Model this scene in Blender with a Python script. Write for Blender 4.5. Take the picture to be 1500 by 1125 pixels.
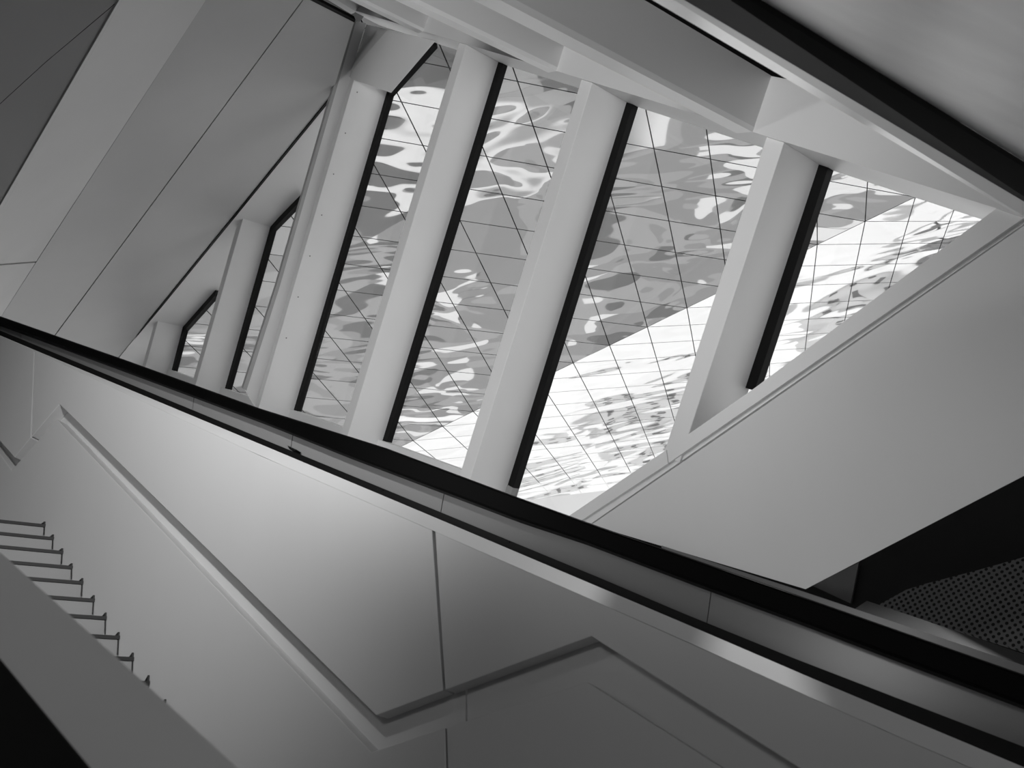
import bpy, bmesh, math
import numpy as np
from mathutils import Vector, Matrix

for o in list(bpy.data.objects):
    bpy.data.objects.remove(o)
scene = bpy.context.scene
COL = scene.collection

# ------------------------------------------------------------------ camera
F = 1300.0                       # focal length in pixels of the 1500 px wide frame
CX, CY = 750.0, 562.5
HOM_U = np.array([[93.677399, 23.525454, 195.192777], [8.845102, 43.262216, -405.929139], [0.022147129, 0.052109401, 1.0]])
HOM_L = np.array([[92.272960, 20.391049, 221.187295], [-6.410288, 28.776650, -322.716381], [0.02695592, 0.056167744, 1.0]])
UPC = np.array([-0.09395431, 0.82394608, 0.55882506])       # gravity seen by the camera
UPC /= np.linalg.norm(UPC)
XW = np.cross(np.array([0, 0, 1.0]), UPC); XW = -XW / np.linalg.norm(XW)
if XW[0] < 0: XW = -XW
YW = np.array([0, 0, 1.0]) - UPC * UPC[2]; YW /= np.linalg.norm(YW)
BASE = np.stack([XW, YW, UPC])   # camera space (x right, y up, z ahead) to world
EYE = np.array([0.0, 0.0, 6.5])  # standing on an upper level, the street is at z = 0

cam_d = bpy.data.cameras.new('camera')
cam = bpy.data.objects.new('camera', cam_d)
COL.objects.link(cam)
cam_d.sensor_width = 36.0
cam_d.lens = 36.0 * F / 1500.0
cam_d.clip_start = 0.05
cam_d.clip_end = 2000
R = np.stack([BASE @ [1, 0, 0], BASE @ [0, 1, 0], BASE @ [0, 0, -1]], axis=1)
m4 = Matrix.Identity(4)
for a in range(3):
    for b in range(3):
        m4[a][b] = float(R[a, b])
    m4[a][3] = float(EYE[a])
cam.matrix_world = m4
cam_d.dof.use_dof = True
cam_d.dof.focus_distance = 9.0
cam_d.dof.aperture_fstop = 4.0
scene.camera = cam

# ------------------------------------------------------------------ light
scene.view_settings.view_transform = 'Standard'
scene.view_settings.look = 'None'
scene.view_settings.gamma = 1.0
scene.view_settings.use_curve_mapping = False
scene.view_settings.exposure = 0.12

world = bpy.data.worlds.new('world')
scene.world = world
world.use_nodes = True
wn = world.node_tree
wn.nodes.clear()
w_out = wn.nodes.new('ShaderNodeOutputWorld')
w_bg = wn.nodes.new('ShaderNodeBackground')
w_tc = wn.nodes.new('ShaderNodeTexCoord')
w_nz = wn.nodes.new('ShaderNodeTexNoise'); w_nz.inputs['Scale'].default_value = 2.2; w_nz.inputs['Detail'].default_value = 5
w_rp = wn.nodes.new('ShaderNodeValToRGB')
w_rp.color_ramp.elements[0].position = 0.35; w_rp.color_ramp.elements[0].color = (0.62, 0.62, 0.62, 1)
w_rp.color_ramp.elements[1].position = 0.65; w_rp.color_ramp.elements[1].color = (1, 1, 1, 1)
wn.links.new(w_tc.outputs['Generated'], w_nz.inputs['Vector'])
wn.links.new(w_nz.outputs['Fac'], w_rp.inputs['Fac'])
wn.links.new(w_rp.outputs['Color'], w_bg.inputs['Color'])
w_bg.inputs['Strength'].default_value = 1.0
wn.links.new(w_bg.outputs[0], w_out.inputs[0])

def lamp_aim(ob, d):
    ob.rotation_euler = Vector(d).to_track_quat('-Z', 'Y').to_euler()

sun_d = bpy.data.lights.new('sun', 'SUN'); sun_d.energy = 2.5; sun_d.angle = math.radians(3)
sun = bpy.data.objects.new('sun', sun_d); COL.objects.link(sun)
lamp_aim(sun, (-0.5, -0.25, -1.0))

def area_lamp(name, loc, aim, size, energy):
    d = bpy.data.lights.new(name, 'AREA'); d.shape = 'RECTANGLE'; d.size, d.size_y = size; d.energy = energy
    o = bpy.data.objects.new(name, d); COL.objects.link(o); o.location = loc
    lamp_aim(o, Vector(aim) - Vector(loc)); return o
def spot_lamp(name, loc, aim, energy, deg, radius):
    d = bpy.data.lights.new(name, 'SPOT'); d.energy = energy; d.spot_size = math.radians(deg); d.spot_blend = 1.0; d.shadow_soft_size = radius
    o = bpy.data.objects.new(name, d); COL.objects.link(o); o.location = loc
    lamp_aim(o, Vector(aim) - Vector(loc)); return o
spot_lamp('window_fill', (-2.8, -1.8, 8.2), (0.0, 4.6, 13.4), 1300, 74, 0.6)  # unseen fill lamp, added to brighten the fins and window heads
spot_lamp('side_fill', (-4.6, 2.4, 10.4), (2.4, 4.0, 9.4), 430, 46, 0.4)  # added lamp out of view that lifts the triangular wall
spot_lamp('wall_spotlight', (-1.6, 1.4, 10.3), (-2.3, 5.0, 9.8), 290, 94, 0.12)
area_lamp('parapet_fill', (-1.8, -1.6, 9.0), (-0.9, 1.6, 7.0), (1.2, 0.6), 22)  # weak fill added to brighten the near parapet

# ------------------------------------------------------------------ geometry helpers (camera rays onto real planes)
def ray(p):
    return np.array([(p[0] - CX) / F, (CY - p[1]) / F, 1.0])
def at(x, y, z):
    return ray((x, y)) * z
class Plane:
    def __init__(s, n, d):
        n = np.asarray(n, float); k = np.linalg.norm(n); s.n = n / k; s.d = d / k
        if s.d < 0: s.n, s.d = -s.n, -s.d      # normal points away from the eye
    def hit(s, x, y):
        r = ray((x, y)); return r * (s.d / (s.n @ r))
    def off(s, t):                              # parallel plane, t metres further away
        return Plane(s.n, s.d + t)
def plane3(a, b, c):
    n = np.cross(b - a, c - a); return Plane(n, n @ a)
def W(p):
    return BASE @ np.asarray(p, float) + EYE
def Wv(v):
    return BASE @ np.asarray(v, float)
def unit(v):
    v = np.asarray(v, float); return v / np.linalg.norm(v)

def link(ob, parent=None):
    COL.objects.link(ob)
    if parent is not None: ob.parent = parent
    return ob
def tag(ob, label=None, cat=None, group=None, kind=None):
    if label: ob['label'] = label
    if cat: ob['category'] = cat
    if group: ob['group'] = group
    if kind: ob['kind'] = kind
    return ob
def empty(name, cpt, **kw):
    """an Empty at a thing's base; children keep world coordinates through the inverse offset"""
    ob = bpy.data.objects.new(name, None); COL.objects.link(ob)
    ob.empty_display_size = 0.1
    ob.location = W(cpt)
    return tag(ob, **kw)
def build(name, bm, mat, parent=None, bevel=0.0, smooth=False):
    bmesh.ops.recalc_face_normals(bm, faces=bm.faces[:])
    me = bpy.data.meshes.new(name)
    ctr = sum((v.co for v in bm.verts), Vector()) / len(bm.verts)
    for v in bm.verts: v.co -= ctr
    bm.to_mesh(me); bm.free()
    me.materials.append(mat)
    ob = bpy.data.objects.new(name, me)
    link(ob, parent)
    ob.location = ctr - (parent.location if parent is not None else Vector())
    if parent is not None and parent.parent is not None:
        ob.location = ctr - parent.location - parent.parent.location
    if bevel:
        m = ob.modifiers.new('bevel', 'BEVEL'); m.width = bevel; m.segments = 2; m.limit_method = 'ANGLE'
    if smooth:
        for p in me.polygons: p.use_smooth = True
    return ob
def prism_bm(pts, vec, bm=None):
    """closed solid: polygon of camera-space points swept by a camera-space vector"""
    bm = bm or bmesh.new()
    a = [bm.verts.new(W(p)) for p in pts]
    b = [bm.verts.new(W(np.asarray(p) + vec)) for p in pts]
    bm.faces.new(a); bm.faces.new(b[::-1])
    n = len(a)
    for i in range(n):
        bm.faces.new((a[i], b[i], b[(i + 1) % n], a[(i + 1) % n]))
    return bm
def slab(name, px, plane, thick, mat, parent=None, bevel=0.0, vec=None):
    pts = [plane.hit(*p) for p in px]
    return build(name, prism_bm(pts, plane.n * thick if vec is None else vec), mat, parent, bevel)
def prism(name, pts, vec, mat, parent=None, bevel=0.0):
    return build(name, prism_bm(pts, vec), mat, parent, bevel)

# ------------------------------------------------------------------ materials
def mat(name, v, rough=0.5, metal=0.0, spec=0.5, var=0.0, scale=1.5, streak=None, bump=0.0):
    m = bpy.data.materials.new(name); m.use_nodes = True
    nt = m.node_tree; b = nt.nodes['Principled BSDF']
    b.inputs['Base Color'].default_value = (v, v, v, 1)
    b.inputs['Roughness'].default_value = rough
    b.inputs['Metallic'].default_value = metal
    b.inputs['Specular IOR Level'].default_value = spec
    if var or bump:
        g = nt.nodes.new('ShaderNodeNewGeometry')
        mp = nt.nodes.new('ShaderNodeMapping'); mp.inputs['Scale'].default_value = streak or (1, 1, 1)
        n = nt.nodes.new('ShaderNodeTexNoise'); n.inputs['Scale'].default_value = scale; n.inputs['Detail'].default_value = 6
        nt.links.new(g.outputs['Position'], mp.inputs['Vector']); nt.links.new(mp.outputs[0], n.inputs['Vector'])
        if var:
            r = nt.nodes.new('ShaderNodeMapRange')
            r.inputs['From Min'].default_value = 0.3; r.inputs['From Max'].default_value = 0.7
            r.inputs['To Min'].default_value = v * (1 - var); r.inputs['To Max'].default_value = v * (1 + var)
            nt.links.new(n.outputs['Fac'], r.inputs['Value'])
            nt.links.new(r.outputs[0], b.inputs['Base Color'])
        if bump:
            bp = nt.nodes.new('ShaderNodeBump'); bp.inputs['Strength'].default_value = bump; bp.inputs['Distance'].default_value = 0.02
            nt.links.new(n.outputs['Fac'], bp.inputs['Height']); nt.links.new(bp.outputs[0], b.inputs['Normal'])
    return m

M_WHITE = mat('white_paint', 0.74, 0.55, spec=0.3, var=0.025, scale=1.2, streak=(1, 1, 0.25))
M_FIN = mat('white_lacquer', 0.80, 0.4, spec=0.4, var=0.015, scale=2.0)
M_PANEL = mat('pale_wall_panel', 0.70, 0.45, spec=0.4, var=0.03, scale=1.0, streak=(1, 1, 0.2))
M_GREYPANEL = mat('grey_ceiling_panel', 0.42, 0.5, var=0.04, scale=0.8)
M_LIGHTBAND = mat('pale_ceiling_panel', 0.46, 0.5, var=0.04, scale=0.8)
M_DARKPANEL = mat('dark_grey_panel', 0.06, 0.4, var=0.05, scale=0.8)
M_BLACK = mat('black_rubber', 0.005, 0.55, spec=0.15)
M_BLACKGLOSS = mat('black_rail', 0.002, 0.5, spec=0.06)
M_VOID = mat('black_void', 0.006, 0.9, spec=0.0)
M_GLOSSGREY = mat('grey_enamel', 0.26, 0.25, spec=0.5)
M_STEP = mat('grey_step', 0.40, 0.6, var=0.03)
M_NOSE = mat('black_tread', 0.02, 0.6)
M_BEAM = mat('pale_beam', 0.72, 0.4, var=0.01)
M_STRIP = mat('lit_edge_white', 0.90, 0.35)  # paler than the beam sides: the lit lower edge put into the colour
M_CLOUDY = mat('brushed_ceiling_metal', 0.72, 0.4, metal=0.35, var=0.12, scale=1.6, streak=(0.6, 2.0, 2.0), bump=0.15)
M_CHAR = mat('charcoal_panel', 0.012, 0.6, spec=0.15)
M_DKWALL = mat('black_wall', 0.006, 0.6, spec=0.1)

def mirror_mat(name, dist):
    m = bpy.data.materials.new(name); m.use_nodes = True
    nt = m.node_tree; b = nt.nodes['Principled BSDF']
    b.inputs['Base Color'].default_value = (0.86, 0.86, 0.86, 1)
    b.inputs['Metallic'].default_value = 1.0; b.inputs['Roughness'].default_value = 0.03
    g = nt.nodes.new('ShaderNodeNewGeometry')
    mp = nt.nodes.new('ShaderNodeMapping'); mp.inputs['Scale'].default_value = (0.28, 0.55, 0.5)
    n = nt.nodes.new('ShaderNodeTexNoise'); n.inputs['Scale'].default_value = 1.0; n.inputs['Detail'].default_value = 1.8
    n.inputs['Distortion'].default_value = 0.4
    bp = nt.nodes.new('ShaderNodeBump'); bp.inputs['Strength'].default_value = 1.0; bp.inputs['Distance'].default_value = dist
    nt.links.new(g.outputs['Position'], mp.inputs['Vector']); nt.links.new(mp.outputs[0], n.inputs['Vector'])
    nt.links.new(n.outputs['Fac'], bp.inputs['Height']); nt.links.new(bp.outputs[0], b.inputs['Normal'])
    return m
M_MIRROR = mirror_mat('wavy_mirror_steel', 0.16)
M_MIRROR_FLAT = mirror_mat('flatter_mirror_steel', 0.07)

def glass_mat():
    m = bpy.data.materials.new('clear_glass'); m.use_nodes = True
    nt = m.node_tree; nt.nodes.clear()
    o = nt.nodes.new('ShaderNodeOutputMaterial'); mx = nt.nodes.new('ShaderNodeMixShader')
    t = nt.nodes.new('ShaderNodeBsdfTransparent'); t.inputs[0].default_value = (0.93, 0.93, 0.93, 1)
    gl = nt.nodes.new('ShaderNodeBsdfGlossy'); gl.inputs['Roughness'].default_value = 0.02
    lw = nt.nodes.new('ShaderNodeLayerWeight'); lw.inputs['Blend'].default_value = 0.5
    pw = nt.nodes.new('ShaderNodeMath'); pw.operation = 'POWER'; pw.inputs[1].default_value = 5.0
    sc = nt.nodes.new('ShaderNodeMath'); sc.operation = 'MULTIPLY_ADD'; sc.inputs[1].default_value = 0.5; sc.inputs[2].default_value = 0.04
    nt.links.new(lw.outputs['Facing'], pw.inputs[0]); nt.links.new(pw.outputs[0], sc.inputs[0])
    nt.links.new(sc.outputs[0], mx.inputs[0]); nt.links.new(t.outputs[0], mx.inputs[1]); nt.links.new(gl.outputs[0], mx.inputs[2])
    nt.links.new(mx.outputs[0], o.inputs[0])
    return m
M_GLASS = glass_mat()

def perforated_mat():
    m = bpy.data.materials.new('perforated_sheet'); m.use_nodes = True
    nt = m.node_tree; b = nt.nodes['Principled BSDF']; b.inputs['Roughness'].default_value = 0.8; b.inputs['Specular IOR Level'].default_value = 0.1
    tc = nt.nodes.new('ShaderNodeTexCoord')
    mp = nt.nodes.new('ShaderNodeMapping'); mp.inputs['Rotation'].default_value = (0, 0, math.radians(14)); mp.inputs['Scale'].default_value = (31, 31, 31)
    nt.links.new(tc.outputs['UV'], mp.inputs['Vector'])
    fr = nt.nodes.new('ShaderNodeVectorMath'); fr.operation = 'FRACTION'; nt.links.new(mp.outputs[0], fr.inputs[0])
    sb = nt.nodes.new('ShaderNodeVectorMath'); sb.operation = 'SUBTRACT'; sb.inputs[1].default_value = (0.5, 0.5, 0); nt.links.new(fr.outputs[0], sb.inputs[0])
    ml = nt.nodes.new('ShaderNodeVectorMath'); ml.operation = 'MULTIPLY'; ml.inputs[1].default_value = (1, 1, 0); nt.links.new(sb.outputs[0], ml.inputs[0])
    ln = nt.nodes.new('ShaderNodeVectorMath'); ln.operation = 'LENGTH'; nt.links.new(ml.outputs[0], ln.inputs[0])
    gt = nt.nodes.new('ShaderNodeMath'); gt.operation = 'GREATER_THAN'; gt.inputs[1].default_value = 0.30; nt.links.new(ln.outputs['Value'], gt.inputs[0])
    mx = nt.nodes.new('ShaderNodeMix'); mx.data_type = 'RGBA'
    mx.inputs['A'].default_value = (0.004, 0.004, 0.004, 1); mx.inputs['B'].default_value = (0.07, 0.07, 0.07, 1)
    nt.links.new(gt.outputs[0], mx.inputs['Factor']); nt.links.new(mx.outputs['Result'], b.inputs['Base Color'])
    return m
M_PERF = perforated_mat()

# ------------------------------------------------------------------ main planes
WN = unit([0.75506328, -0.18096232, 0.63018417])
GLASS = Plane(WN, 5.200892793)
FD = 0.477                                   # depth of the fins in front of the glass
FRONT = GLASS.off(-FD)
FIN_UP = unit([0.29496571, 0.95215305, -0.07999876])
FIN_LEFT = unit(np.cross(WN, FIN_UP))
if FIN_LEFT[0] > 0: FIN_LEFT = -FIN_LEFT

def horiz_dir(xv):                            # horizontal direction whose vanishing point has image x = xv
    # n_up . ray = 0
    y = CY + F * (UPC[0] * (xv - CX) / F + UPC[2]) / UPC[1]
    return unit(ray((xv, y)))
FDIR = horiz_dir(-2500)
FNRM = unit(np.cross(UPC, FDIR))
WALLF = Plane(FNRM, FNRM @ at(637, 780, 4.6))

# ------------------------------------------------------------------ front wall with its zigzag groove
wall = empty('wall_front', WALLF.hit(637, 1000), kind='structure',
             label='pale panelled stair wall with a zigzag recessed groove', cat='wall')
TH = 0.10
C_LOW = [(-60, 464), (50, 514), (380, 667), (634, 777), (880, 884), (1000, 937), (1100, 982), (1200, 1027), (1300, 1072), (1440, 1132), (1900, 1331)]
def on_low(x):
    for (x0, y0), (x1, y1) in zip(C_LOW, C_LOW[1:]):
        if x0 <= x <= x1: return y0 + (y1 - y0) * (x - x0) / (x1 - x0)
UPL = dict(n0=(-60, 578), n1=(0, 646), n2=(21, 670), n3=(87, 592), n4=(551, 1048), n5=(866, 932), n6=(1171, 1125), n7=(1260, 1182))
G = 1.2
slab('wall_panel', [(-60, on_low(-60)), (50, on_low(50)), (45, 641), (21, 670), (-60, 578)], WALLF, TH, M_PANEL, wall, 0.004)
slab('wall_panel', [(50 + 1.5, on_low(51.5)), (380, on_low(380)), (634 - G, on_low(633)), (650 - G, 1011.5), UPL['n4'], UPL['n3'], (46.5, 639.5)],
     WALLF, TH, M_PANEL, wall, 0.004)
slab('wall_panel', [(636 + G, on_low(637)), (880, on_low(880)), (1100, on_low(1100)), (1300, on_low(1300)), (1900, 1331), (1900, 1588), UPL['n6'], UPL['n5'], (651 + G, 1010.5)],
     WALLF, TH, M_PANEL, wall, 0.004)
# recess floor behind the groove
FLOORP = WALLF.off(TH)
slab('recess_panel', [(-120, 520), (90, 540), (640, 1000), (682, 960), (684.5, 2200), (-120, 2200)], FLOORP, 0.05, M_PANEL, wall)
slab('recess_panel', [(684.5, 960), (900, 880), (1900, 1345), (1900, 2200), (687, 2200)], FLOORP, 0.05, M_PANEL, wall)
# lower panels, whose left outline is the flight of steps
Z2 = lambda x, y: (x * 0.35533, 725 + y * 0.35533)
STEP = [((180, 125), (188, 110), (183, 165)), ((215, 178), (223, 163), (218, 225)), ((252, 235), (261, 220), (255, 285)), ((292, 297), (300, 282), (296, 348)),
        ((335, 360), (344, 343), (338, 418)), ((382, 432), (391, 413), (384, 492)), ((432, 505), (440, 485), (435, 575)), ((485, 585), (494, 565), (487, 660)),
        ((545, 673), (552, 650), (547, 735)), ((610, 772), (617, 743), (612, 840)), ((678, 868), (686, 842), (680, 950)),
        ((752, 975), (762, 945), (754, 1065)), ((832, 1092), (844, 1058), (835, 1190)), ((922, 1222), (936, 1184), (926, 1330)), ((1024, 1368), (1040, 1326), (1028, 1490))]
LOWL = [(-60, 580), (17, 689), (83, 614), (544, 1102), (653 - G, 1066), (657 - G, 1200), (664 - G, 2200), (-60, 2200)]
slab('wall_panel', LOWL, WALLF, TH, M_PANEL, wall, 0.004)
slab('wall_panel', [(653 + G, 1065.5), (860, 999), (1058, 1125), (1900, 1661), (1900, 2200), (664 + G, 2200), (657 + G, 1200)], WALLF, TH, M_PANEL, wall, 0.004)
# slanting cap on top of the wall
cap_front = [WALLF.hit(x, y) for x, y in C_LOW]
CAPB = WALLF.off(0.07)
cap_hi = [(-60, 466), (0, 491.5), (380, 650), (636, 757.5), (880, 861), (1000, 912), (1100, 955), (1200, 998), (1300, 1040), (1500, 1124), (1900, 1292)]
def strip_solid(name, lo, lop, hi, hip, back, mt, parent, bevel=0.0):
    """a sloping strip between two traced edges on two planes, given thickness"""
    bm = bmesh.new()
    A = [lop.hit(*p) for p in lo]; B = [hip.hit(*p) for p in hi]
    n = len(A)
    ring = []
    for k in range(n):
        ring.append([bm.verts.new(W(A[k])), bm.verts.new(W(B[k])), bm.verts.new(W(B[k] + back)), bm.verts.new(W(A[k] + back))])
    for k in range(n - 1):
        for q in range(4):
            bm.faces.new((ring[k][q], ring[k][(q + 1) % 4], ring[k + 1][(q + 1) % 4], ring[k + 1][q]))
    bm.faces.new(ring[0]); bm.faces.new(ring[-1][::-1])
    return build(name, bm, mt, parent, bevel)
cap_x = list(range(-60, 1900, 60))
def lin(poly, x):
    for (x0, y0), (x1, y1) in zip(poly, poly[1:]):
        if x0 <= x <= x1: return y0 + (y1 - y0) * (x - x0) / (x1 - x0)
strip_solid('cap_strip', [(x, on_low(x)) for x in cap_x], WALLF.off(0.002), [(x, lin(cap_hi, x)) for x in cap_x], CAPB, FNRM * 0.12, M_WHITE, wall)

# ------------------------------------------------------------------ balustrade running along the top of the wall
BAND = WALLF.off(0.42)
TB_TOP = [(-60, 459), (0, 484), (380, 641), (640, 748), (880, 847), (1000, 898), (1160, 963), (1300, 1017), (1500, 1094), (1900, 1248)]
TB_BOT = [(-60, 468), (0, 493), (380, 652), (640, 760), (880, 864), (1000, 915), (1100, 959), (1200, 1002), (1300, 1044), (1500, 1128), (1900, 1297)]
BB_TOP = [(-60, 442), (0, 463), (180, 526), (380, 598), (565, 656), (752, 726), (880, 772), (1175, 874), (1500, 988), (1900, 1128)]
BB_BOT = [(-60, 453), (0, 475), (180, 541), (380, 615), (500, 663), (750, 757), (850, 790), (1012, 851), (1176, 911), (1300, 958), (1500, 1033), (1900, 1181)]
def lin(poly, x):
    for (x0, y0), (x1, y1) in zip(poly, poly[1:]):
        if x0 <= x <= x1: return y0 + (y1 - y0) * (x - x0) / (x1 - x0)
bal = empty('balustrade', BAND.hit(640, 740), label='black railed balustrade with grey enamel panels crossing above the pale wall', cat='balustrade')
slab('handrail', BB_TOP + BB_BOT[::-1], BAND.off(-0.10), 0.16, M_BLACKGLOSS, bal, 0.012)
slab('base_channel', TB_TOP + TB_BOT[::-1], BAND.off(-0.06), 0.10, M_BLACK, bal)
cuts = [(-60, -60), (32, 30), (285, 281.5), (430, 425), (652, 645), (1043, 1035), (1640, 1625), (1900, 1900)]
for (t0, b0), (t1, b1) in zip(cuts, cuts[1:]):
    g0, g1 = 0.6, 0.6
    top = [(t0 + g0, lin(BB_BOT, t0) - 5)] + [(x, y - 5) for x, y in BB_BOT if t0 < x < t1] + [(t1 - g1, lin(BB_BOT, t1) - 5)]
    bot = [(b0 + g0, lin(TB_TOP, b0) + 4)] + [(x, y + 4) for x, y in TB_TOP if b0 < x < b1] + [(b1 - g1, lin(TB_TOP, b1) + 4)]
    slab('balustrade_panel', top + bot[::-1], BAND, 0.03, M_GLOSSGREY, bal)
slab('backing_sheet', BB_TOP + [(1900, 1262), (1036, 912), (880, 850), (380, 645), (-60, 462)], BAND.off(0.05), 0.04, M_BLACK, bal)
# small bright ledge behind the handrail at its lower end
slab('top_ledge', [(969, 799), (1175, 866), (1900, 1109), (1900, 1134), (1175, 880), (969, 806)], BAND.off(0.06), 0.05, M_GLOSSGREY, bal)
for (x, y) in ((425, 655), (553, 713), (738, 789)):
    slab('clip', [(x - 4, y - 2.5), (x + 9, y + 3.5), (x + 7, y + 6), (x - 1, y + 3)], BAND.off(-0.065), 0.05, M_BLACK, bal)

# ------------------------------------------------------------------ staircase seen from below
stair = empty('staircase', WALLF.hit(240, 1030), label='flight of pale steps with dark treads climbing beside the pale wall', cat='staircase')
SDIR = -horiz_dir(3500)                       # steps run from the wall towards the eye, to the left
BACK = FDIR                                   # the way up the flight, away to the left
for a, h, dn in STEP:
    A = WALLF.off(-0.004).hit(*Z2(h[0] - 3, a[1])); Hk = WALLF.off(-0.004).hit(*Z2(*h)); D = WALLF.off(-0.004).hit(*Z2(*dn))
    D2 = A + UPC * ((D - A) @ UPC * 1.4)
    L = SDIR * 1.5
    prism('riser', [A, D2, D2 + BACK * 0.02, A + BACK * 0.02], L, M_STEP, stair)
    t = UPC * 0.017
    prism('tread', [A - BACK * 0.008 + t * 0.3, A - BACK * 0.008 - t, A + BACK * 0.36 - t, A + BACK * 0.36 + t * 0.3], L, M_NOSE, stair)
    prism('notch_shade', [WALLF.off(-0.004).hit(*Z2(h[0] - 14, a[1] - 4)), Hk, WALLF.off(-0.004).hit(*Z2(h[0] - 2.5, a[1] + 6))], SDIR * 0.01, M_NOSE, stair)  # dark triangle painted in for the shaded gap where tread meets wall
    prism('gap_shade', [WALLF.off(-0.004).hit(*Z2(h[0] - 4.5, a[1])), WALLF.off(-0.004).hit(*Z2(h[0] - 2, a[1])), WALLF.off(-0.004).hit(*Z2(dn[0] + 1, dn[1])), WALLF.off(-0.004).hit(*Z2(dn[0] - 1, dn[1]))],
          SDIR * 0.006, M_NOSE, stair)  # thin dark strip laid on the wall as shade beside the riser

# near parapet, bottom left
NEAR = plane3(at(0, 808, 1.9), at(350, 1125, 1.35), at(0, 1000, 1.75))
par = empty('stair_parapet', NEAR.hit(100, 1000), label='plain grey stair parapet close by, hiding the left ends of the steps', cat='parapet')
slab('parapet_face', [(-120, 699), (0, 808), (220, 1007), (350, 1125), (470, 1233), (290, 1330), (126, 1125), (0, 972), (-120, 826)], NEAR, 0.08, M_PANEL, par, 0.002, vec=unit(ray((60, 1010))) * 0.09 - UPC * 0.02)
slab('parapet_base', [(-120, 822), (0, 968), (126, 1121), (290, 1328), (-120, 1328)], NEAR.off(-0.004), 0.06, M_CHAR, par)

# ------------------------------------------------------------------ window fins
fin_data = [((272, 480), (253, 548), 'shortest white window fin, at the far left end above the black handrail'),
            ((401, 332), (332, 571), 'second shortest white window fin, left of the wide window pillar'),
            ((737, 88), (564.5, 648), 'tall white window fin next to the wide window pillar on its right'),
            ((925, 148), (748, 714), 'tall white window fin in the middle of the glazing, second right of the pillar'),
            ((1208, 236), (1097, 572), 'white window fin nearest the pale triangular wall, standing on the sloping jamb')]
def fin(gt, gb, label, up, down, idx):
    A = GLASS.hit(*gt); B = GLASS.hit(*gb)
    u = unit(A - B)
    A2 = A + u * up; B2 = B - u * down
    e = empty('window_fin', B, label=label, cat='window fin', group='white window fins')
    w = FIN_LEFT * 0.155
    prism('fin_blade', [B2, B2 - WN * FD, B2 - WN * FD + w, B2 + w], A2 - B2, M_FIN, e, 0.006)
    return A, B, u
fins = []
for k, (gt, gb, lb) in enumerate(fin_data):
    fins.append(fin(gt, gb, lb, 0.10 if k < 2 else 0.14, 0.35 if k != 4 else 0.60, k))

# ------------------------------------------------------------------ wide pillar with its boxed capital
pg_t, pg_b = (572, 135), (434, 606)
PA, PB = GLASS.hit(*pg_t), GLASS.hit(*pg_b)
pu = unit(PA - PB)
pil = empty('window_pillar', PB, label='wide white window pillar with a boxed capital', cat='pillar')
def fp(plane, pts): return [plane.hit(*p) for p in pts]
# right flank: from the gasket forward to the first crease
PF = FRONT
slab('pillar_face', [(519.5, 113), (575, 132), (434, 614), (378, 600)], plane3(PA, PB, PF.hit(470, 300)), 0.10, M_FIN, pil, 0.004)
LEFTP = plane3(PF.hit(519, 113), PF.hit(378, 598), PF.off(-0.22).hit(430, 330))
slab('pillar_flank', [(519.5, 113), (378, 600), (372, 592), (360, 571), (409, 420), (454, 264), (521, 31), (537, 34), (512, 112)], LEFTP, 0.08, M_FIN, pil, 0.004)
slab('pillar_edge', [(516.5, 30), (521.5, 31), (454.5, 264), (409.5, 420), (361, 572), (356, 569), (405, 418), (450, 262)], LEFTP.off(-0.01), 0.06, M_GREYPANEL, pil)
cp = PF.off(-0.10)
slab('capital_face', [(568, 43), (638, 60), (573, 136), (519, 117), (512, 113), (518, 100)], cp, 0.20, M_FIN, pil, 0.004, vec=unit(ray((560, 90))) * 0.3)
CPL = plane3(cp.hit(568, 43), cp.hit(518, 100), cp.off(0.25).hit(537, 36))
slab('capital_flank', [(568, 43), (518, 100), (512, 112), (516, 98), (537, 36)], CPL, 0.08, M_FIN, pil, vec=unit(ray((540, 70))) * 0.12)
for q in range(7):                             # row of rivets along the crease
    x, y = 523 - q * 17.3, 135 + q * 60
    c0 = plane3(PA, PB, PF.hit(470, 300)).hit(x, y)
    bm = bmesh.new()
    bmesh.ops.create_cone(bm, cap_ends=True, segments=8, radius1=0.009, radius2=0.006, depth=0.012)
    zq = Vector(Wv(-WN)).to_track_quat('Z', 'Y')
    for v in bm.verts: v.co = zq @ v.co + Vector(W(c0))
    build('rivet', bm, M_GLOSSGREY, pil)

# ------------------------------------------------------------------ glazing
def gasket(parent, p0, p1, w=0.075, name='gasket', feet=False):
    A, B = GLASS.hit(*p0), GLASS.hit(*p1)
    d = unit(A - B)
    side = unit(np.cross(WN, d))
    if side[0] < 0: side = -side
    o = WN * (-0.05)
    prism(name, [B + o, B + side * w + o, B + side * w + WN * 0.02, B + WN * 0.02], A - B, M_BLACK, parent)
    if feet:
        prism('gasket_foot', [B + o * 1.1, B + side * w + o * 1.1, B + side * w + WN * 0.02, B + WN * 0.02], -d * 0.10, M_GLOSSGREY, parent)
def window(n, pane, gk, label):
    e = empty('window_%d' % n, GLASS.hit(*pane[-1]), kind='structure', label=label, cat='window')
    slab('pane', pane, GLASS.off(-0.012), 0.012, M_GLASS, e)
    for g in gk: gasket(e, *g)
    return e
window(1, [(206, 497), (180, 525), (170, 540), (200, 550)], [((206, 497), (199, 528), 0.10)], 'tiny triangular window at the far left above the handrail')
window(2, [(272, 480), (253, 560), (330, 590), (401, 332)], [((272, 480), (254, 549), 0.11), ((320, 426), (272, 480), 0.10)], 'narrow window with sloping head between the two shortest fins')
window(3, [(401, 332), (330, 585), (434, 620), (500, 230)], [((401, 332), (334, 570), 0.10), ((446, 286), (401, 332), 0.10)], 'narrow window with sloping head left of the wide pillar')
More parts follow.
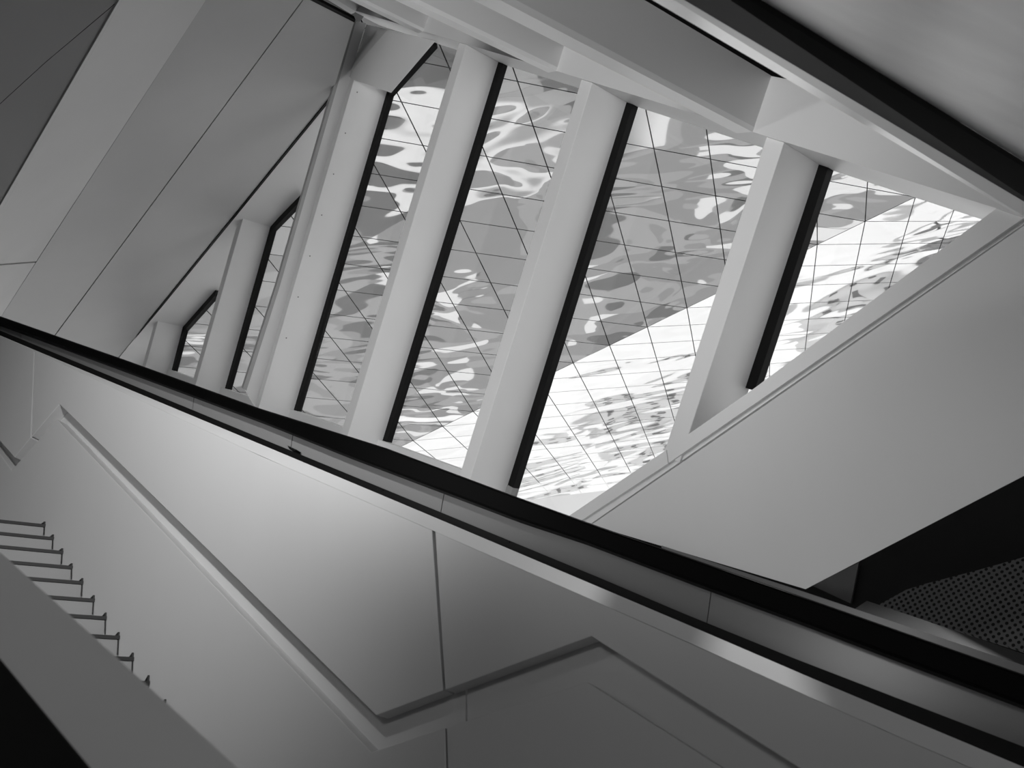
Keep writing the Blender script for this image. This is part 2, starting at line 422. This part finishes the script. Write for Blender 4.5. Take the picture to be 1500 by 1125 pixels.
window(4, [(572, 135), (434, 625), (562, 668), (737, 88), (638, 60)], [((572, 135), (435, 603), 0.085), ((638, 61), (572, 135), 0.09)], 'tall window right of the wide pillar')
window(5, [(737, 88), (562, 668), (746, 735), (925, 148)], [((737, 88), (566, 646), 0.085, 'gasket', True)], 'tall window between the two tallest fins')
window(6, [(925, 148), (746, 735), (836, 765), (985, 665), (1097, 575), (1208, 236)], [((925, 148), (750, 711), 0.085, 'gasket', True)], 'large window showing the fold between grey and bright mirrored soffit')
window(7, [(1208, 236), (1097, 575), (1470, 315)], [((1208, 236), (1098, 570), 0.08)], 'triangular window at the right beside the sloping jamb')

# pale sill under the panes
SILLP = GLASS.off(-0.10)
sill = [(196, 521), (260, 546), (340, 573), (442, 605), (571, 650), (678, 689), (700, 700)]
s_ob = slab('trim_1', sill + [(x, y + 40) for x, y in sill[::-1]], SILLP, 0.10, M_FIN)
tag(s_ob, 'pale sill along the foot of the tall windows above the black handrail', 'sill', kind='structure')

# sloping soffit over the short fins at left
SA, SB = GLASS.hit(560, 153), GLASS.hit(150, 618)
sd = unit(np.cross(unit(SA - SB), WN))
if sd @ UPC < 0: sd = -sd
so = prism('trim_2', [SA, SB, SB + sd * 0.2, SA + sd * 0.2], -WN * 0.60, M_FIN)
tag(so, 'pale sloping soffit above the short window fins', 'soffit', kind='structure')

# jamb along the right foot of the glazing
JP = FRONT.off(-0.012)
jb = empty('trim_3', JP.hit(976, 670), kind='structure', label='pale sloping jamb board between the glazing and the triangular wall', cat='jamb')
slab('jamb_board', [(1512, 268), (1452, 311), (1099, 573), (977, 658), (979.5, 678), (1080, 609), (1497, 321), (1900, 42), (1900, -10)], JP, FD, M_FIN, jb)
slab('jamb_board', [(976, 659), (836, 754), (800, 779), (840, 770), (978.5, 679)], JP, FD, M_FIN, jb)
slab('jamb_fillet', [(1900, 44), (1496, 323), (1080, 610.5), (855, 762), (820, 785), (845, 781), (867, 766), (1080, 618.5), (1497, 330), (1900, 50)], JP.off(0.03), 0.3, M_FIN, jb)

# triangular wall at right
RP = plane3(JP.off(0.02).hit(867, 767), JP.off(0.02).hit(1496, 332), at(1180, 862, 4.9))
rw = slab('wall_right', [(866, 769), (1080, 622), (1496, 333.5), (1900, 53.5), (1900, 479), (1500, 697), (1180, 863), (980, 803)], RP, 0.25, M_WHITE, vec=unit(ray((1330, 730))) * 0.22)
tag(rw, 'large pale triangular wall leaning beside the glazing', 'wall', kind='structure')
gapw = slab('trim_4', [(855, 768), (1080, 614), (1496, 327), (1900, 46), (1900, 66), (1496, 345), (1080, 632), (880, 778)], JP.off(0.30), 0.05, M_BLACK)
tag(gapw, 'thin dark shadow gap between jamb and triangular wall', 'shadow gap', kind='structure')

# ------------------------------------------------------------------ head wall and ceiling beams
HP = FRONT.off(-0.03)
head = slab('wall_back', [(505, 11), (620, 46), (815, 104), (1102, 193), (1463, 306), (1540, 332), (1900, 450), (1900, 250), (1560, 220), (1190, 123), (1130, 111.5), (823, 64), (620, 16), (508, -12)],
            HP, FD + 0.05, M_BEAM)
tag(head, 'pale wall band over the window heads behind the ceiling beams', 'wall', kind='structure')
BV = unit(ray((1900, 620)))
def beam(lo_end, lo_start, hi_end, label, strip=0.10, hi_extra=0.0, hi_start=None):
    P0 = HP.hit(*lo_end); P1 = HP.hit(*hi_end)
    P1 = P1 + unit(P1 - P0) * hi_extra
    # point of the starting ray closest to the beam's own direction
    r = unit(ray(lo_start)); w0 = P0
    # minimise |P0 - s BV - t r|
    a = BV @ r; s = ((P0 @ BV) - (P0 @ r) * a) / (1 - a * a); t = (P0 - s * BV) @ r
    Q0 = r * t
    ax = (Q0 - P0); ax = ax * 1.35
    e = FIN_LEFT * strip - unit(P1 - P0) * strip * 0.1
    ob = empty('ceiling_beam', P0, label=label, cat='beam', group='pale ceiling beams')
    if hi_start is None: Q1 = P1 + ax
    else: Q1 = plane3(P0, P1, P0 + ax).hit(*hi_start); Q1 = P1 + (Q1 - P1) * 1.35
    prism('beam_side', [P0, P1, Q1, P0 + ax], e * 0.6, M_BEAM, ob)
    eu = unit(P1 - P0)
    prism('beam_edge', [P0 - eu * 0.004, P0 + e - eu * 0.004, P0 + e + eu * 0.03, P0 + eu * 0.03 - e * 0.02], ax, M_STRIP, ob)
    return ob
beam((519, 19), (488, 0), (533, 2), 'far short stub of pale ceiling beam at the top left of the glazing', 0.08, 0.3)
beam((620, 46), (526, 0), (631, 14), 'narrow ceiling beam above the window pillar', 0.10, 0.1)
beam((815, 103.5), (600, 0), (829, 58), 'middle ceiling beam ending above the tall fins', 0.11, 0.15)
beam((1102.5, 192.5), (735, 0), (1130, 111), 'widest pale ceiling beam, ending above the right window fin', 0.13, hi_start=(944, 0))

# near bulkhead at top right
bk = empty('ceiling_bulkhead', at(1200, 150, 3.4), label='near bulkhead with bright lower edge and dark side at top right', cat='bulkhead')
K0, K1 = at(973, 0, 3.0), at(1520, 324, 3.9)
B0, B1 = at(1020, 0, 2.9), at(1520, 299, 3.75)
D0, D1 = at(1115, 0, 2.75), at(1520, 249, 3.6)
def ext(a, b, t): return a + (b - a) * t
def quadbox(name, p, q, r, s, vec, mt, parent):
    return prism(name, [p, q, r, s], vec, mt, parent)
vb = unit(np.cross(K1 - K0, B0 - K0)); vb = vb if vb[2] > 0 else -vb
EX = -0.5
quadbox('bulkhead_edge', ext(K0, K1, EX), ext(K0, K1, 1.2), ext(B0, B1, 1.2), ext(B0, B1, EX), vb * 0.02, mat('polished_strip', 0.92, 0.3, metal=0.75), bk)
vd = unit(np.cross(B1 - B0, D0 - B0)); vd = vd if vd[2] > 0 else -vd
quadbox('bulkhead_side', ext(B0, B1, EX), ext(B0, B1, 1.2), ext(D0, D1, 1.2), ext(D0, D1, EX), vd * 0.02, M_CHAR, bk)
NP = plane3(D0, D1, at(1400, 0, 1.9))
cpn = slab('ceiling_panel', [(960, -95), (1115, -0.5), (1500, 236.5), (1620, 310), (1620, -140), (1000, -140)], NP, 0.03, M_CLOUDY)
tag(cpn, 'cloudy brushed metal ceiling panel close by at the top right corner', 'ceiling panel')
# black sheet standing in for the darkness of the void above the head wall
vd_ob = slab('ceiling_void_sheet', [(250, -900), (2300, -900), (2000, 330), (1560, 260), (1190, 140), (1130, 128), (823, 80), (620, 34), (250, -60)], HP.off(0.20), 0.05, M_VOID)
tag(vd_ob, 'black sheet in place of the unlit ceiling void between the beams', 'void', kind='structure')

# ------------------------------------------------------------------ slanting ceiling planes at left
d1a, d1b = GLASS.off(-0.60).hit(485, 144), GLASS.off(-0.60).hit(200, 492)
L1 = plane3(d1a, d1b, at(150, 120, 9.0))
lw = empty('wall_left', L1.hit(180, 500), kind='structure', label='large grey slanting wall of two broad panels left of the windows', cat='wall')
def seam(y): return 444 + (134 - 444) * y / 419.0
def d1(y): return 485 - (y - 144) / 1.222
slab('slanted_panel', [(seam(-200) + 0.8, -200), (600, -200), (455, -3), (519.5, 30), (485, 144), (350, 309), (220, 468), (170, 532), (140, 570), (seam(560) + 0.8, 560), (seam(300) + 0.8, 300)], L1, 0.05, M_GREYPANEL, lw, 0.004)
slab('slanted_panel', [(431, -200), (seam(-200) - 0.8, -200), (seam(300) - 0.8, 300), (seam(560) - 0.8, 560), (-60, 560), (4, 460)], L1, 0.05, M_GREYPANEL, lw, 0.004)
tr = slab('trim_5', [(440, -14), (458, -3), (521, 29), (519, 33), (450, -2)], L1.off(-0.02), 0.05, M_BLACK)
tag(tr, 'thin black trim along the top of the grey slanting wall', 'trim', kind='structure')
tr = slab('trim_6', [(484, 143), (486, 145), (221, 469.5), (178, 527), (176, 525.5), (219.5, 467.5)], L1.off(-0.015), 0.05, M_BLACK)
tag(tr, 'thin black trim where the grey slanting wall meets the window soffit', 'trim', kind='structure')
bk2 = slab('trim_7', [(300, -60), (470, -60), (100, 570), (60, 570)], L1.off(0.055), 0.03, M_BLACK)
tag(bk2, 'dark backing in the seam of the grey slanting wall', 'trim', kind='structure')
e0, e1 = L1.hit(302, 0), L1.hit(5, 460)
L2 = plane3(e0, e1, at(0, 313, 9.0))
ce = empty('ceiling', L2.hit(100, 200), kind='structure', label='slanting ceiling of one pale band and one dark panel at top left', cat='ceiling')
slab('ceiling_band', [(293, -200), (431, -200), (302, 0), (53, 383), (-44, 390), (0, 313)], L2, 0.05, M_LIGHTBAND, ce, 0.003)
slab('ceiling_band', [(52, 385), (29.5, 420), (4, 460), (-60, 560), (-60, 420), (-45, 392.5)], L2, 0.05, M_LIGHTBAND, ce, 0.003)
l2a, l2b = L2.off(-0.05).hit(179, 0), L2.off(-0.05).hit(0, 313)
L3 = plane3(l2a, l2b, at(0, 0, 5.6))
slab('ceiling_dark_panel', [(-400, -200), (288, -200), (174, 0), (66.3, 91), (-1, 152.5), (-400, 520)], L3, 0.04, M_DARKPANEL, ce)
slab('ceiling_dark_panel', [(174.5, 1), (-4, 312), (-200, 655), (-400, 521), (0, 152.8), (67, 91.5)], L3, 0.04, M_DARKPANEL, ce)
slab('edge_lip', [(293, -200), (287, -200), (174, 1), (-6, 312), (-80, 442), (-80, 453), (0, 313)], L3.off(-0.012), 0.05, M_LIGHTBAND, ce)

# ------------------------------------------------------------------ dark corner at lower right
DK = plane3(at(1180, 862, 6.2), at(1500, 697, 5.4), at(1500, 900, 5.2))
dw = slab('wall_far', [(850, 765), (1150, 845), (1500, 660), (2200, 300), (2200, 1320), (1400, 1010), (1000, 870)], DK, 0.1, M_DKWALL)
tag(dw, 'near black wall below the triangular wall', 'wall', kind='structure')
db = slab('door_1', [(1190, 858), (1258, 824), (1246, 884)], DK.off(-0.03), 0.02, mat('smoked_glass', 0.05, 0.12))
tag(db, 'small dark glass triangle beside the foot of the triangular wall', 'glass', kind='structure')
pf = bmesh.new()
PFP = plane3(at(1285, 887, 5.5), at(1500, 817, 5.0), at(1500, 955, 4.7))
pp = [(1285, 887), (1327, 864), (1356, 855), (1433, 835), (1500, 816), (1620, 790), (1620, 985), (1500, 955), (1457, 941)]
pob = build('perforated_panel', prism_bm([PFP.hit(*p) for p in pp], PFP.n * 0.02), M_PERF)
tag(pob, 'dark perforated metal panel in the shadowed corner at the right edge', 'panel')
uvl = pob.data.uv_layers.new(name='UVMap')
ax1 = Vector(Wv(unit(PFP.hit(1500, 817) - PFP.hit(1285, 887)))); ax2 = Vector(Wv(PFP.n)).cross(ax1)
for lp in pob.data.loops:
    co = pob.data.vertices[lp.vertex_index].co
    uvl.data[lp.index].uv = (co.dot(ax1), co.dot(ax2))
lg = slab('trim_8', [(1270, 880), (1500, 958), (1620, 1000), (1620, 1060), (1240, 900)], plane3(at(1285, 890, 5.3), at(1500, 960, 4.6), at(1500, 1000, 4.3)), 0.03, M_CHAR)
tag(lg, 'dark ledge under the perforated panel', 'ledge', kind='structure')

# ------------------------------------------------------------------ rest of the hall, outside the frame
def box(name, lo, hi, mt, label, cat):
    bm = bmesh.new(); bmesh.ops.create_cube(bm, size=1.0)
    for v in bm.verts: v.co = Vector([(lo[k] + hi[k]) / 2 + v.co[k] * (hi[k] - lo[k]) for k in range(3)])
    return tag(build(name, bm, mt), label, cat, kind='structure')
M_HALL = mat('hall_plaster', 0.22, 0.7)
box('floor', (-10, -4, 4.7), (5.5, 6.0, 4.85), M_HALL, 'grey floor of the stair hall', 'floor')
box('wall_rear', (-10, -4.2, 4.7), (5.5, -4.0, 17), M_HALL, 'plain wall behind the viewer', 'wall')
box('wall_side', (-10.2, -4, 4.7), (-10.0, 14, 17), M_HALL, 'plain side wall of the hall', 'wall')
box('wall_end', (5.5, -4, 4.7), (5.7, 2.2, 17), M_HALL, 'plain end wall of the hall', 'wall')
bm = bmesh.new()
tops = [(-10, -4), (5.5, -4), (5.5, -0.6), (-10, 16.0)]
va = [bm.verts.new((x, y, 17.0)) for x, y in tops]; vb2 = [bm.verts.new((x, y, 17.2)) for x, y in tops]
bm.faces.new(va); bm.faces.new(vb2[::-1])
for k in range(4): bm.faces.new((va[k], vb2[k], vb2[(k + 1) % 4], va[(k + 1) % 4]))
tag(build('ceiling_top', bm, M_HALL), 'plain roof slab of the hall', 'ceiling', kind='structure')

# ------------------------------------------------------------------ mirrored soffit outside
SC = 16.0
def node(Hm, sc, i, j):
    r = np.array([Hm[:, 0] * j + Hm[:, 1] * i + Hm[:, 2]])[0]
    return np.array([r[0] / F, -r[1] / F, r[2]]) * sc
FO = node(HOM_U, SC, 6, 0); FV = (node(HOM_U, SC, 13, -7) - FO) / 7.0     # the fold both soffits share
FW = (node(HOM_L, SC * 0.984, 9, 3) - FO) / 3.0
LEI, LEJ = (FV + FW) / 2, (FW - FV) / 2
def node_l(Hm, sc, i, j):
    return FO + LEI * (i - 6) + LEJ * j
node_u = node
def soffit(name, Hm, sc, label, upper):
    node = node_u if upper else node_l
    a = node(Hm, sc, 0, 0); ei = node(Hm, sc, 1, 0) - a; ej = node(Hm, sc, 0, 1) - a
    nrm = unit(np.cross(ei, ej)); nrm = nrm if nrm @ UPC > 0 else -nrm
    root = empty(name, node(Hm, sc, 6, 0), label=label, cat='soffit')
    gap = 0.0105
    def mesh(local):
        bm = prism_bm([ei * p[0] + ej * p[1] for p in local], nrm * 0.03)
        for v in bm.verts: v.co -= Vector(EYE)
        bmesh.ops.recalc_face_normals(bm, faces=bm.faces[:])
        me = bpy.data.meshes.new('mirror_panel'); bm.to_mesh(me); bm.free(); me.materials.append(M_MIRROR if upper else M_MIRROR_FLAT); return me
    g, h = gap, 1 - gap
    full = mesh([(g, g), (h, g), (h, h), (g, h)])
    tri = mesh([(g, g), (h - g, g), (g, h - g)]) if upper else mesh([(h, h), (2 * g, h), (h, 2 * g)])
    cnt = 0
    for i in range(-4, 22):
        for j in range(-13, 10):
            s = i + j
            if upper and s > 5 or (not upper) and s < 5: continue
            c = node(Hm, sc, i + .5, j + .5)
            q = (CX + F * c[0] / c[2], CY - F * c[1] / c[2])
            if c[2] < 3 or not (60 < q[0] < 1560 and -60 < q[1] < 830): continue
            if q[1] > 640 + 0.36 * (q[0] - 400) + (60 if upper else 12): continue
            if not upper and not (420 < q[0] < 1530): continue
            ob = bpy.data.objects.new('mirror_panel', tri if s == 5 else full)
            link(ob, root); ob.location = Vector(W(node(Hm, sc, i, j))) - root.location; cnt += 1
    # dark backing seen in the joints
    if upper: cor = [(-5, -14), (-5, 11), (20, -14)]
    else: cor = [(20, -14), (-5, 11), (20, 11)]
    b = build('joint_backing', prism_bm([node(Hm, sc, *c) + nrm * 0.05 for c in cor], nrm * 0.1), M_BLACK, root)
    print(name, cnt, 'height', W(node(Hm, sc, 6, 0)))
    return root
soffit('mirror_soffit', HOM_U, SC, 'upper mirrored soffit of rippled steel panels reflecting grey beyond the windows', True)
soffit('mirror_soffit', HOM_L, SC * 0.984, 'lower mirrored soffit of rippled steel panels glowing white beyond the right windows', False)

# ------------------------------------------------------------------ the street below, which the soffit reflects
def ground_mat():
    m = bpy.data.materials.new('pale_paving'); m.use_nodes = True
    nt = m.node_tree; b = nt.nodes['Principled BSDF']; b.inputs['Roughness'].default_value = 0.8
    g = nt.nodes.new('ShaderNodeNewGeometry')
    v = nt.nodes.new('ShaderNodeTexVoronoi'); v.inputs['Scale'].default_value = 0.38
    mp = nt.nodes.new('ShaderNodeMapping'); mp.inputs['Scale'].default_value = (1, 0.6, 1)
    nt.links.new(g.outputs['Position'], mp.inputs['Vector']); nt.links.new(mp.outputs[0], v.inputs['Vector'])
    r = nt.nodes.new('ShaderNodeValToRGB'); r.color_ramp.interpolation = 'CONSTANT'
    els = r.color_ramp.elements
    els[0].position = 0.0; els[0].color = (0.26, 0.26, 0.26, 1)
    els[1].position = 0.74; els[1].color = (0.70, 0.70, 0.70, 1)
    e = els.new(0.3); e.color = (0.33, 0.33, 0.33, 1); e = els.new(0.84); e.color = (0.14, 0.14, 0.14, 1)
    sp = nt.nodes.new('ShaderNodeSeparateColor'); nt.links.new(v.outputs['Color'], sp.inputs[0])
    nt.links.new(sp.outputs[0], r.inputs['Fac']); nt.links.new(r.outputs[0], b.inputs['Base Color'])
    return m
bm = bmesh.new()
bmesh.ops.create_grid(bm, x_segments=1, y_segments=1, size=400)
gr = build('ground', bm, mat('white_concrete', 0.85, 0.8, var=0.08, scale=0.05))
tag(gr, 'pale street below the building mirrored in the lower soffit', 'ground', kind='structure')
bm = bmesh.new()
bmesh.ops.create_cube(bm, size=1.0)
for vv in bm.verts: vv.co = Vector((vv.co.x * 110 + 2, vv.co.y * 80 + 22, vv.co.z * 0.1 + 0.05))
pv = build('floor_plaza', bm, ground_mat())
tag(pv, 'grey patchwork plaza below the building mirrored in the upper soffit', 'plaza', kind='structure')

M_PAVE = mat('white_paving', 0.72, 0.7, var=0.05, scale=0.3)
def patch(pts, label):
    bm = bmesh.new()
    va = [bm.verts.new((x, y, 0.10)) for x, y in pts]; vb = [bm.verts.new((x, y, 0.14)) for x, y in pts]
    bm.faces.new(va[::-1]); bm.faces.new(vb)
    n = len(va)
    for k in range(n): bm.faces.new((va[k], va[(k + 1) % n], vb[(k + 1) % n], vb[k]))
    return tag(build('paved_strip', bm, M_PAVE), label, 'paving', kind='structure')
patch([(8, 22), (14, 16), (45, 14), (45, 40), (24, 36.5), (15, 35)], 'broad white paved area of the plaza mirrored in the right of the upper soffit')
patch([(-9, 25.5), (0, 26.5), (8.5, 24), (8.5, 27.5), (0, 29.5), (-9, 28.5)], 'white paved strip of the plaza mirrored high in the upper soffit')
# pale buildings and trees down the street, small streaks in the lower soffit
M_FACADE = mat('pale_facade', 0.9, 0.8); M_PANE = mat('dark_window', 0.22, 0.3); M_LEAF = mat('dark_foliage', 0.26, 0.8); M_BARK = mat('bark', 0.08, 0.9)
def building(x, y, w, d, h, label):
    e = bpy.data.objects.new('street_building', None); COL.objects.link(e); e.location = (x, y, 0)
    tag(e, label, 'building', group='buildings down the street')
    def bx(name, lo, hi, mt):
        bm = bmesh.new(); bmesh.ops.create_cube(bm, size=1.0)
        for v in bm.verts: v.co = Vector([(lo[k] + hi[k]) / 2 + v.co[k] * (hi[k] - lo[k]) for k in range(3)])
        return build(name, bm, mt, e)
    bx('facade', (x - w / 2, y, 0), (x + w / 2, y + d, h), M_FACADE)
    bx('roof_edge', (x - w / 2 - .3, y - .3, h), (x + w / 2 + .3, y + d + .3, h + .4), M_PAVE)
    nx, nz = max(3, int(w / 3.5)), max(1, int(h / 3.3))
    for a in range(nx):
        for b in range(nz):
            cx = x - w / 2 + (a + .5) * w / nx; cz = (b + .55) * h / nz
            bx('window', (cx - .7, y - .08, cz - .9), (cx + .7, y + .05, cz + .9), M_PANE)
building(36, 150, 24, 12, 7, 'low pale building farthest down the street, seen only as streaks in the soffit')
building(62, 112, 20, 12, 10, 'taller pale building at the right of the street, seen only as streaks in the soffit')
building(14, 178, 18, 12, 6, 'small pale building at the left of the street, seen only as streaks in the soffit')
def tree(x, y, h, label):
    e = bpy.data.objects.new('street_tree', None); COL.objects.link(e); e.location = (x, y, 0)
    tag(e, label, 'tree', group='street trees')
    bm = bmesh.new(); bmesh.ops.create_cone(bm, cap_ends=True, segments=8, radius1=.3, radius2=.15, depth=h * .6)
    for v in bm.verts: v.co += Vector((x, y, h * .3))
    build('trunk', bm, M_BARK, e)
    bm = bmesh.new()
    for k in range(7):
        r = h * (.22 + .06 * math.sin(k * 2.3)); a = k * 2.4
        t = bmesh.ops.create_icosphere(bm, subdivisions=2, radius=r)
        for v in t['verts']: v.co += Vector((x + math.cos(a) * h * .2, y + math.sin(a) * h * .2, h * (.62 + .05 * (k % 4))))
    build('crown', bm, M_LEAF, e)
tree(58, 90, 8, 'dark leafy tree nearest the plaza, mirrored in the right tip of the soffit')
tree(64, 86, 9, 'dark leafy tree at the right, mirrored in the tip of the soffit')
tree(45, 128, 6, 'small dark tree beside the pale buildings, mirrored in the lower soffit')
